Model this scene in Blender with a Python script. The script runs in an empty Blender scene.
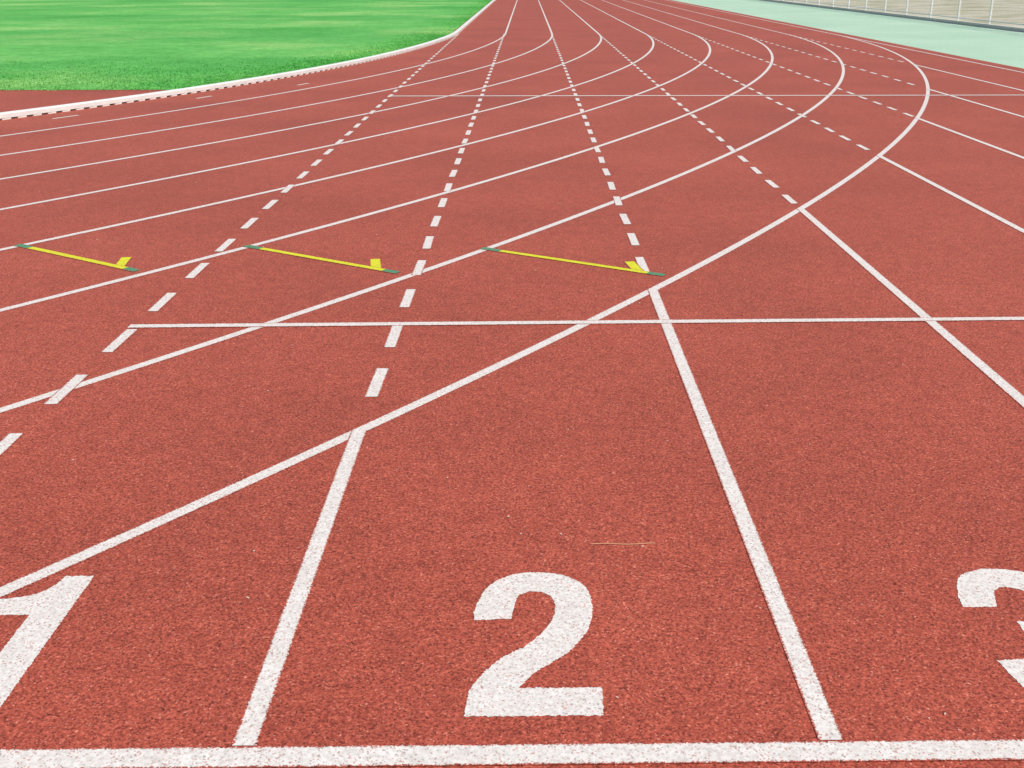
import bpy, bmesh, math, random
from mathutils import Matrix, Vector
random.seed(7)
sc=bpy.context.scene
# ------------------------------------------------------------------ layout (metres; +Y down the straight)
LANE=1.22; X0=-1.80; D0=30.4; R0=36.5
CX=X0-R0; CY=D0
OFF={1:-.028,2:-.017,3:-.010}                 # hand-painted lines are not perfectly on module
XL=lambda k:X0+LANE*k+OFF.get(k,0)
RK=lambda k:R0+LANE*k
ZT=0.02          # track surface
Z1,Z2,Z3=ZT+.0012,ZT+.0022,ZT+.0032   # successive coats of paint
# ------------------------------------------------------------------ node helpers
def new_mat(name):
    m=bpy.data.materials.new(name); m.use_nodes=True
    nt=m.node_tree; b=nt.nodes['Principled BSDF']; return m,nt,b
def N(nt,t,**k):
    n=nt.nodes.new(t)
    for a,v in k.items(): setattr(n,a,v)
    return n
def coord(nt): return N(nt,'ShaderNodeNewGeometry').outputs['Position']
def noise(nt,v,scale,detail=3,rough=.55):
    n=N(nt,'ShaderNodeTexNoise'); n.inputs['Scale'].default_value=scale; n.inputs['Detail'].default_value=detail
    n.inputs['Roughness'].default_value=rough; nt.links.new(v,n.inputs['Vector']); return n.outputs['Fac']
def ramp(nt,f,stops,interp='LINEAR'):
    r=N(nt,'ShaderNodeValToRGB'); cr=r.color_ramp; cr.interpolation=interp
    while len(cr.elements)<len(stops): cr.elements.new(.5)
    for e,(p,c) in zip(cr.elements,stops):
        e.position=p; e.color=(c[0],c[1],c[2],1) if hasattr(c,'__len__') else (c,c,c,1)
    nt.links.new(f,r.inputs[0]); return r.outputs[0]
def mix(nt,f,a,b,mode='MIX'):
    n=N(nt,'ShaderNodeMix',data_type='RGBA',blend_type=mode)
    for s,i in ((f,0),(a,6),(b,7)):
        if hasattr(s,'is_linked'): nt.links.new(s,n.inputs[i])
        elif i==0: n.inputs[0].default_value=s
        else: n.inputs[i].default_value=(*s,1)
    return n.outputs[2]
def mth(nt,op,a,b=0.0,c=None):
    n=N(nt,'ShaderNodeMath',operation=op)
    for i,s in enumerate((a,b) if c is None else (a,b,c)):
        if hasattr(s,'is_linked'): nt.links.new(s,n.inputs[i])
        else: n.inputs[i].default_value=s
    return n.outputs[0]
def bump(nt,h,strength,dist,b):
    n=N(nt,'ShaderNodeBump'); n.inputs['Strength'].default_value=strength; n.inputs['Distance'].default_value=dist
    nt.links.new(h,n.inputs['Height']); nt.links.new(n.outputs[0],b.inputs['Normal'])
def granules(nt,p,scale=250):
    v=N(nt,'ShaderNodeTexVoronoi'); v.inputs['Scale'].default_value=scale
    nt.links.new(p,v.inputs['Vector'])
    sep=N(nt,'ShaderNodeSeparateColor'); nt.links.new(v.outputs['Color'],sep.inputs[0])
    return v.outputs['Distance'],sep.outputs[0],sep.outputs[1]
def track_colour(nt,p):
    d,r1,r2=granules(nt,p)
    c=ramp(nt,r1,[(0,(.14,.024,.015)),(.22,(.32,.059,.036)),(.75,(.435,.086,.053)),(.97,(.50,.118,.077)),(1,(.62,.23,.165))])
    big=noise(nt,p,.6,3); mid=noise(nt,p,18,3,.75); fine=noise(nt,p,105,1,.6)
    c=mix(nt,1,c,ramp(nt,big,[(.3,(.88,.89,.90)),(.5,(1.,1.,1.)),(.7,(1.09,1.13,1.15))]),'MULTIPLY')
    c=mix(nt,1,c,ramp(nt,mid,[(.3,(.87,.85,.85)),(.7,(1.13,1.15,1.15))]),'MULTIPLY')
    c=mix(nt,1,c,ramp(nt,fine,[(.3,(.71,.69,.69)),(.7,(1.29,1.31,1.31))]),'MULTIPLY')
    return c,d,r1,r2,mid,fine
# ---- track
m_track,nt,b=new_mat('track_rubber')
p=coord(nt); c,d,r1,r2,mid,fine=track_colour(nt,p)
nt.links.new(c,b.inputs['Base Color']); b.inputs['Roughness'].default_value=.8
b.inputs['Specular IOR Level'].default_value=.28
b.inputs['Sheen Weight'].default_value=.10; b.inputs['Sheen Roughness'].default_value=.4; b.inputs['Sheen Tint'].default_value=(1,.70,.52,1)
bump(nt,d,-.75,.0025,b)
# ---- paint on rubber (edge-ragged, granules poking through)
def paint_mat(name,col,wear=.12):
    m,nt,b=new_mat(name); p=coord(nt); c,d,r1,r2,mid,fine=track_colour(nt,p)
    uv=N(nt,'ShaderNodeUVMap'); s=N(nt,'ShaderNodeSeparateXYZ'); nt.links.new(uv.outputs[0],s.inputs[0])
    edge=mth(nt,'SUBTRACT',s.outputs[1],mth(nt,'ABSOLUTE',s.outputs[0]))
    n2=noise(nt,p,190,2,.7)
    rag=mth(nt,'MULTIPLY',mth(nt,'SUBTRACT',n2,.30),.022)
    m1=mth(nt,'MULTIPLY_ADD',mth(nt,'SUBTRACT',edge,rag),350.,.5)
    cl=N(nt,'ShaderNodeClamp'); nt.links.new(m1,cl.inputs[0])
    hole=ramp(nt,mth(nt,'ADD',r2,mth(nt,'MULTIPLY',mth(nt,'SUBTRACT',mid,.5),.5)),[(1-wear-.05,1.),(1-wear+.06,.45)])
    hs=N(nt,'ShaderNodeSeparateColor'); nt.links.new(hole,hs.inputs[0])
    mask=mth(nt,'MULTIPLY',cl.outputs[0],hs.outputs[0])
    pc=mix(nt,1,col,ramp(nt,fine,[(.3,(.82,.80,.79)),(.65,(1.04,1.04,1.04))]),'MULTIPLY')
    pc=mix(nt,1,pc,ramp(nt,mid,[(.3,(.92,.89,.88)),(.6,(1.,1.,1.))]),'MULTIPLY')
    nt.links.new(mix(nt,mask,c,pc),b.inputs['Base Color']); b.inputs['Roughness'].default_value=.7
    b.inputs['Specular IOR Level'].default_value=.3
    bump(nt,d,-.5,.002,b)
    return m
m_white=paint_mat('white_line_paint',(.79,.755,.72))
m_yel=paint_mat('yellow_line_paint',(.72,.72,.03),.05)
m_teal=paint_mat('green_line_paint',(.08,.30,.17),.12)
# ---- grass
m_grass,nt,b=new_mat('grass'); p=coord(nt)
sp=N(nt,'ShaderNodeSeparateXYZ'); nt.links.new(p,sp.inputs[0])
a=noise(nt,p,.22,3); g=noise(nt,p,5,4,.7); f=noise(nt,p,60,2,.7); h=noise(nt,p,1.2,3,.6)
c=ramp(nt,a,[(.3,(.085,.41,.075)),(.5,(.13,.49,.11)),(.72,(.28,.58,.17))])
st=mth(nt,'SINE',mth(nt,'ADD',mth(nt,'MULTIPLY',sp.outputs[1],.55),mth(nt,'MULTIPLY',a,2.0)))
st=mth(nt,'MULTIPLY_ADD',st,.9,.5)
c=mix(nt,1,c,ramp(nt,st,[(0,(.90,.95,.92)),(1,(1.18,1.07,1.10))]),'MULTIPLY')
c=mix(nt,1,c,ramp(nt,h,[(.3,(.84,.89,.84)),(.7,(1.16,1.08,1.12))]),'MULTIPLY')
c=mix(nt,1,c,ramp(nt,g,[(.3,(.66,.75,.64)),(.7,(1.26,1.13,1.24))]),'MULTIPLY')
c=mix(nt,1,c,ramp(nt,f,[(.3,(.62,.70,.58)),(.7,(1.32,1.22,1.32))]),'MULTIPLY')
nt.links.new(c,b.inputs['Base Color']); b.inputs['Roughness'].default_value=.85; b.inputs['Specular IOR Level'].default_value=.2; bump(nt,f,.6,.01,b)
# ---- mint paving
m_mint,nt,b=new_mat('mint_paving'); p=coord(nt)
a=noise(nt,p,.4,4); g=noise(nt,p,30,4,.7)
c=ramp(nt,a,[(.3,(.39,.58,.43)),(.7,(.48,.66,.51))]); c=mix(nt,1,c,ramp(nt,g,[(.3,(.85,.85,.85)),(.7,(1.12,1.1,1.1))]),'MULTIPLY')
nt.links.new(c,b.inputs['Base Color']); b.inputs['Roughness'].default_value=.8; b.inputs['Specular IOR Level'].default_value=.2; bump(nt,g,.3,.003,b)
# ---- dry ground
m_dry,nt,b=new_mat('dry_ground'); p=coord(nt)
a=noise(nt,p,.5,5,.65); g=noise(nt,p,12,4,.7)
c=ramp(nt,a,[(.3,(.27,.29,.14)),(.42,(.42,.39,.25)),(.55,(.57,.52,.40)),(.75,(.66,.62,.52))])
c=mix(nt,1,c,ramp(nt,g,[(.3,(.7,.7,.7)),(.7,(1.15,1.15,1.15))]),'MULTIPLY')
nt.links.new(c,b.inputs['Base Color']); b.inputs['Roughness'].default_value=.9; bump(nt,g,.6,.03,b)
def plain(name,col,rough=.6,metal=0,var=.12,scale=8):
    m,nt,b=new_mat(name); p=coord(nt); g=noise(nt,p,scale,4,.65)
    c=mix(nt,1,col,ramp(nt,g,[(.3,(1-var,)*3),(.7,(1+var*.6,)*3)]),'MULTIPLY')
    nt.links.new(c,b.inputs['Base Color']); b.inputs['Roughness'].default_value=rough; b.inputs['Metallic'].default_value=metal; return m
m_kerb=plain('white_kerb_paint',(.84,.84,.80),.5,0,.12,5)
m_steel=plain('galvanised_steel',(.78,.79,.77),.5,.05)
m_conc=plain('concrete',(.62,.60,.55),.85)
m_straw=plain('dry_straw',(.62,.32,.17),.7)
m_speck=plain('pale_grit',(.75,.62,.53),.7)
# ------------------------------------------------------------------ mesh helpers
def obj(name,verts,faces,mat,uv=None,parent=None):
    me=bpy.data.meshes.new(name); me.from_pydata([tuple(v) for v in verts],[],faces); me.update()
    if uv is not None:
        l=me.uv_layers.new(name='UVMap')
        for lp in me.loops: l.data[lp.index].uv=uv[lp.vertex_index]
    o=bpy.data.objects.new(name,me); sc.collection.objects.link(o); me.materials.append(mat)
    if parent: o.parent=parent
    return o
def sheet(name,pts,z,mat):
    me=bpy.data.meshes.new(name); bm=bmesh.new()
    vs=[bm.verts.new((x,y,z)) for x,y in pts]; f=bm.faces.new(vs); f.normal_update()
    if f.normal.z<0: f.normal_flip()
    bmesh.ops.triangulate(bm,faces=[f]); bm.to_mesh(me); bm.free()
    o=bpy.data.objects.new(name,me); sc.collection.objects.link(o); me.materials.append(mat); 
    l=me.uv_layers.new(name='UVMap')
    for lp in l.data: lp.uv=(0,1)
    return o
def strips(name,paths,w,z,mat,parent=None):
    V=[];F=[];U=[]
    for P in paths:
        P=[Vector((q[0],q[1])) for q in P]; n=len(P); s=len(V)
        for i,q in enumerate(P):
            t=(P[min(i+1,n-1)]-P[max(i-1,0)]).normalized(); nn=Vector((-t.y,t.x))
            for sg in (-1,1):
                V.append((q.x-nn.x*sg*w/2,q.y-nn.y*sg*w/2,z)); U.append((sg*w/2,w/2))
        for i in range(n-1):
            F.append((s+2*i+1,s+2*i+3,s+2*i+2,s+2*i))
    return obj(name,V,F,mat,U,parent)
def wid(r,adeg):   # the inner lanes of the bend open out slightly before the tangent point
    k=(r-R0)/LANE; a=max(0.,.75*(1-max(k,-.3)/5.5)); t=min(1,max(0,(-adeg-5)/27)); return r+a*t*t*(3-2*t)
def bp(r,adeg):
    q=wid(r,adeg); a=math.radians(adeg); return (CX+q*math.cos(a),CY+q*math.sin(a))
def arc(r,a0,a1,n):   # angles in degrees; 0 = tangent point, negative = back round the bend
    return [bp(r,a0+(a1-a0)*i/n) for i in range(n+1)]
# ------------------------------------------------------------------ ground sheets
sheet('dry_ground',[(-1500,-1500),(1500,-1500),(1500,2500),(-1500,2500)],0.0,m_dry)
sheet('running_track',[(-95,-24),(8.30,-24),(8.30,135),(-95,135)],ZT,m_track)
sheet('paved_apron',[(8.30,-24),(13.3,-24),(13.3,135),(8.30,135)],.012,m_mint)
GY=15.6; rg=R0-.20
a_s=-5.
while bp(rg,a_s)[1]>GY: a_s-=.05
gp=arc(rg,a_s,0,60)+[(CX+rg,130),(-90,130),(-90,GY)]
field=sheet('grass_field',gp,ZT+.005,m_grass)
V=[];F=[]
def blade(x,y,hh,z0=ZT+.005):
    a=random.uniform(0,6.28); wd=.006+random.random()*.006; lx=random.uniform(-.9,.9)*hh; ly=random.uniform(-.9,.9)*hh
    s=len(V); V.extend([(x-wd*math.cos(a),y-wd*math.sin(a),z0),(x+wd*math.cos(a),y+wd*math.sin(a),z0),(x+lx,y+ly,z0+hh)]); F.append((s,s+1,s+2))
x_edge=bp(rg,a_s)[0]
for i in range(34000):
    x=random.uniform(-16,x_edge+3.5); y=GY-.05+abs(random.gauss(0,2.2)); y+=.04*math.sin(x*3)+.03*math.sin(x*11)
    ad=math.degrees(math.atan2(y-CY,x-CX))
    if math.hypot(x-CX,y-CY)>wid(rg,ad): continue
    blade(x,y,random.uniform(.008,.024))
for i in range(22000):
    a=random.uniform(a_s,0); r=rg+.02-abs(random.gauss(0,.5)); q=bp(rg,a); dd=r-rg; ar=math.radians(a)
    blade(q[0]+dd*math.cos(ar),q[1]+dd*math.sin(ar),random.uniform(.008,.024))
for i in range(8000):
    blade(X0-.2-abs(random.gauss(0,.4)),random.uniform(D0,75),random.uniform(.008,.022))
obj('grass_blades',V,F,m_grass,None,field)
# ------------------------------------------------------------------ lane lines
W=.055
def o8_y(x):  # where a straight lane line meets the outermost bend line
    r=RK(8); return CY-math.sqrt(max(0,r*r-(x-CX)**2))
START=1.864
for k in range(1,9):
    strips('bend_lane_line',[arc(RK(k),-100,0,260)],W,Z1,m_white)
for k in range(0,9):
    x=XL(k); yc=o8_y(x)
    if k<8: strips('straight_lane_line',[[(x,START+.031),(x,yc)]],W,Z2,m_white)
    else: strips('straight_lane_line',[[(x,START+.031),(x,D0)]],W,Z2,m_white)
    if k>0: strips('straight_lane_line',[[(X0+LANE*k,D0+.001),(X0+LANE*k,130)]],W,Z1,m_white)
    if k<8:
        ps=[]; n0=4.065-.6*6+.05*(k-1)
        for j in range(60):
            c=n0+.6*j+random.gauss(0,.006)
            if c-.15>yc+.10 and c<D0: ps.append([(x+random.gauss(0,.002),c-.16),(x+random.gauss(0,.002),c+.16)])
        strips('dashed_lane_line',ps,W,Z2,m_white)
def cross(y,sk,w): strips('start_line',[[(X0-.03,y+sk*(X0-.23)),(XL(8)+.03,y+sk*(XL(8)-.23))]],w,Z3,m_white)
cross(START-.006,0,.066); cross(4.845,.014,.056); cross(14.75,0,.085)
# yellow relay marks across single lanes of the bend, green ends
for k,ang,de in ((7,-32.36,.04),(6,-33.25,.06),(5,-34.2,.05),(4,-35.3,.06),(3,-36.4,.06)):
    ca,sa=math.cos(math.radians(ang)),math.sin(math.radians(ang))
    ri,ro=wid(RK(k),ang)+.02,wid(RK(k+1),ang)-.10-de
    P=lambda r,t=0:(CX+r*ca-t*sa,CY+r*sa+t*ca)
    root=strips('relay_mark',[[P(ri+.08),P(ro-.03)]],.05,Z3,m_yel)
    q=P(ro-.075,-.01)
    strips('tick',[[q,(q[0]-.035,q[1]+.23)]],.062,ZT+.0027,m_yel,root)
    strips('green_end',[[P(ri-.05),P(ri+.078)],[P(ro-.028),P(ro+.07)]],.055,Z3,m_teal,root)
for r,a,l in ((.45,-28.5,.35),(.5,-25.0,.3),(.8,-22,.3)):
    strips('stagger_tick',[arc(R0+r,a,a+math.degrees(l/R0),4)],.05,Z1,m_white)
# ------------------------------------------------------------------ lane numbers
def catmull(segs):
    out=[]
    for seg in segs:
        n=len(seg)
        if n==2: out+= [seg[0]]; continue
        for i in range(n-1):
            p0=seg[max(i-1,0)];p1=seg[i];p2=seg[i+1];p3=seg[min(i+2,n-1)]
            for j in range(8):
                t=j/8; out.append(tuple(.5*((2*p1[q])+(-p0[q]+p2[q])*t+(2*p0[q]-5*p1[q]+4*p2[q]-p3[q])*t*t+(-p0[q]+3*p1[q]-3*p2[q]+p3[q])*t**3) for q in (0,1)))
    return out
two=[[(0,0),(.004,.09),(.054,.2),(.236,.346),(.47,.455),(.63,.59),(.685,.70),(.65,.80),(.515,.842),(.375,.80),(.315,.63)],
     [(.315,.63),(.012,.62)],[(.012,.62),(.009,.70),(.105,.88),(.30,.975),(.518,1),(.76,.975),(.94,.89),(1.0,.739),(.945,.55),(.76,.385),(.53,.27),(.385,.163)],
     [(.385,.163),(1.01,.163)],[(1.01,.163),(1,0)],[(1,0),(0,0)]]
three=[[(.0,.69),(.03,.79),(.13,.92),(.3,.985),(.5,1),(.75,.97),(.92,.88),(.97,.75),(.93,.63),(.78,.53)],
     [(.78,.53),(.92,.46),(1,.36),(1.01,.25),(.94,.11),(.77,.025),(.5,0),(.24,.025),(.06,.12),(-.02,.31)],
     [(-.02,.31),(.28,.32)],[(.28,.32),(.34,.2),(.5,.155),(.66,.19),(.72,.29),(.67,.395),(.53,.44),(.36,.44)],
     [(.36,.44),(.36,.58)],[(.36,.58),(.52,.585),(.64,.63),(.67,.71),(.62,.81),(.49,.845),(.36,.81),(.29,.69)],[(.29,.69),(0,.69)]]
one=[[(.015,0),(.015,.61)],[(.015,.61),(-.060,.61)],[(-.060,.61),(-.075,.555),(-.11,.515),(-.185,.495)],[(-.185,.495),(-.185,.42)],[(-.185,.42),(-.078,.42)],[(-.078,.42),(-.078,0)],[(-.078,0),(.015,0)]]
def number(segs,cx,sx=1,sy=1,ox=0):
    pts=catmull(segs)
    dense=[]
    for i,a in enumerate(pts):
        b_=pts[(i+1)%len(pts)]; A=Vector((a[0]*sx,a[1]*sy)); B=Vector((b_[0]*sx,b_[1]*sy)); n=max(1,int((B-A).length/.004))
        for j in range(n):
            q=A.lerp(B,j/n); dense.append((cx+ox+q.x+random.gauss(0,.0011),1.985+q.y+random.gauss(0,.0015)))
    return sheet('lane_number',dense,Z1,m_white)
H=.61
number(one,X0+.5*LANE)
number(two,X0+1.5*LANE,.302,H,-.182)
number(three,X0+2.5*LANE,.302,H,-.157)
# ------------------------------------------------------------------ kerb on feet
path=arc(R0-.05,-95,0,330)+[(CX+R0-.05,D0+i) for i in range(1,100)]
prof=[(-.05,.018),(.05,.018),(.05,.062),(.038,.072),(-.038,.072),(-.05,.062)]
V=[];F=[];n=len(path)
for i,q in enumerate(path):
    a=Vector(path[max(i-1,0)]);c=Vector(path[min(i+1,n-1)]); t=(c-a).normalized(); nn=(t.y,-t.x)
    for u,z in prof: V.append((q[0]+nn[0]*u,q[1]+nn[1]*u,ZT+z))
for i in range(n-1):
    for j in range(6):
        j2=(j+1)%6; F.append((6*i+j,6*i+j2,6*i+6+j2,6*i+6+j))
kerb=obj('track_kerb',V,F,m_kerb)
V=[];F=[]
def boxat(V,F,c,t,l,w,z0,z1):
    nn=(t[1],-t[0]); s=len(V)
    for z in (z0,z1):
        for a,b_ in ((-1,-1),(1,-1),(1,1),(-1,1)):
            V.append((c[0]+t[0]*a*l/2+nn[0]*b_*w/2,c[1]+t[1]*a*l/2+nn[1]*b_*w/2,z))
    F.extend([(s,s+3,s+2,s+1),(s+4,s+5,s+6,s+7),(s,s+1,s+5,s+4),(s+1,s+2,s+6,s+5),(s+2,s+3,s+7,s+6),(s+3,s,s+4,s+7)])
rr=R0-.05
for i in range(300):
    ad=-i*.20/rr*57.2958; a=math.radians(ad)
    boxat(V,F,bp(rr,ad),(-math.sin(a),math.cos(a)),.11,.094,ZT,ZT+.018)
for i in range(1,400): boxat(V,F,(CX+rr,D0+.2*i),(0,1),.11,.094,ZT,ZT+.018)
obj('feet',V,F,m_kerb,None,kerb)
# ------------------------------------------------------------------ fence
FX=13.45
V=[];F=[];boxat(V,F,(FX,55),(0,1),160,.16,0,.11)
fence=obj('chain_link_fence',V,F,m_conc)
V=[];F=[]
def tube(V,F,a,b_,r,n=8):
    a=Vector(a);b_=Vector(b_);t=(b_-a).normalized(); u=t.orthogonal().normalized(); w=t.cross(u); s=len(V)
    for c in (a,b_):
        for i in range(n):
            an=2*math.pi*i/n; V.append(tuple(c+u*r*math.cos(an)+w*r*math.sin(an)))
    for i in range(n): F.append((s+i,s+(i+1)%n,s+n+(i+1)%n,s+n+i))
    F.append(tuple(s+i for i in range(n))[::-1]); F.append(tuple(s+n+i for i in range(n)))
for i in range(64): tube(V,F,(FX,-24+2.5*i,.11),(FX,-24+2.5*i,2.05),.032)
obj('posts',V,F,m_steel,None,fence)
V=[];F=[]
for z in (.20,1.1,2.0): tube(V,F,(FX-.034-.016,-24,z),(FX-.034-.016,133.5,z),.016)
obj('rails',V,F,m_steel,None,fence)
V=[];F=[]
for i in range(1500):
    y=-24+i*.105
    for sg in (1,-1):
        y0=y if sg>0 else y+1.85; y1=y0+sg*1.8; w=.0035; s=len(V); xx=FX+.04+sg*.002
        V.extend([(xx,y0-w,.14),(xx,y0+w,.14),(xx,y1+w,1.97),(xx,y1-w,1.97)]); F.append((s,s+1,s+2,s+3))
obj('wire_mesh',V,F,m_steel,None,fence)
# ------------------------------------------------------------------ litter
V=[];F=[]
pts=[(.165+.02*i,2.745+.003*math.sin(i*.9),ZT+.0035) for i in range(10)]
for a,b_ in zip(pts,pts[1:]): tube(V,F,a,b_,.0013,5)
obj('straw',V,F,m_straw)
V=[];F=[]
for i in range(110):
    y=1.6+random.random()**1.7*12; x=random.uniform(-1,1)*(.6+y*.6); s=random.uniform(.0015,.0035); a=random.uniform(0,3)
    boxat(V,F,(x,y),(math.cos(a),math.sin(a)),s*random.uniform(1,3),s,Z3,Z3+s*.6)
obj('grit',V,F,m_speck)
# ------------------------------------------------------------------ light
EL,AZ=math.radians(52),math.radians(145)   # azimuth from +Y (ahead): behind the viewer, to the right
w=bpy.data.worlds.new('World'); sc.world=w; w.use_nodes=True
nt=w.node_tree; bg=nt.nodes['Background']; sk=nt.nodes.new('ShaderNodeTexSky'); sk.sky_type='NISHITA'; sk.sun_disc=False
sk.sun_elevation=EL; sk.sun_rotation=AZ; nt.links.new(sk.outputs[0],bg.inputs[0]); bg.inputs[1].default_value=.10
S=Vector((math.sin(AZ)*math.cos(EL),math.cos(AZ)*math.cos(EL),math.sin(EL)))
L=bpy.data.lights.new('sun','SUN'); L.energy=4.1; L.angle=math.radians(.5); L.color=(1,.95,.85)
lo=bpy.data.objects.new('sun',L); sc.collection.objects.link(lo); lo.rotation_euler=S.to_track_quat('Z','Y').to_euler(); lo.location=(0,0,20)
# ------------------------------------------------------------------ camera
cam=bpy.data.cameras.new('camera'); co=bpy.data.objects.new('camera',cam); sc.collection.objects.link(co); sc.camera=co
f=1100.; cam.sensor_width=36; cam.lens=f/1024*36; cam.clip_end=5000; cam.clip_start=.05
pitch=math.atan(412/f); yaw=-.0149
co.matrix_world=Matrix.Translation((-.0085,0,ZT+1.617*math.cos(pitch)))@Matrix.Rotation(yaw,4,'Z')@Matrix.Rotation(math.pi/2-pitch,4,'X')
cam.shift_x=-.0317
sc.view_settings.view_transform='Standard'; sc.view_settings.look='None'; sc.view_settings.exposure=0
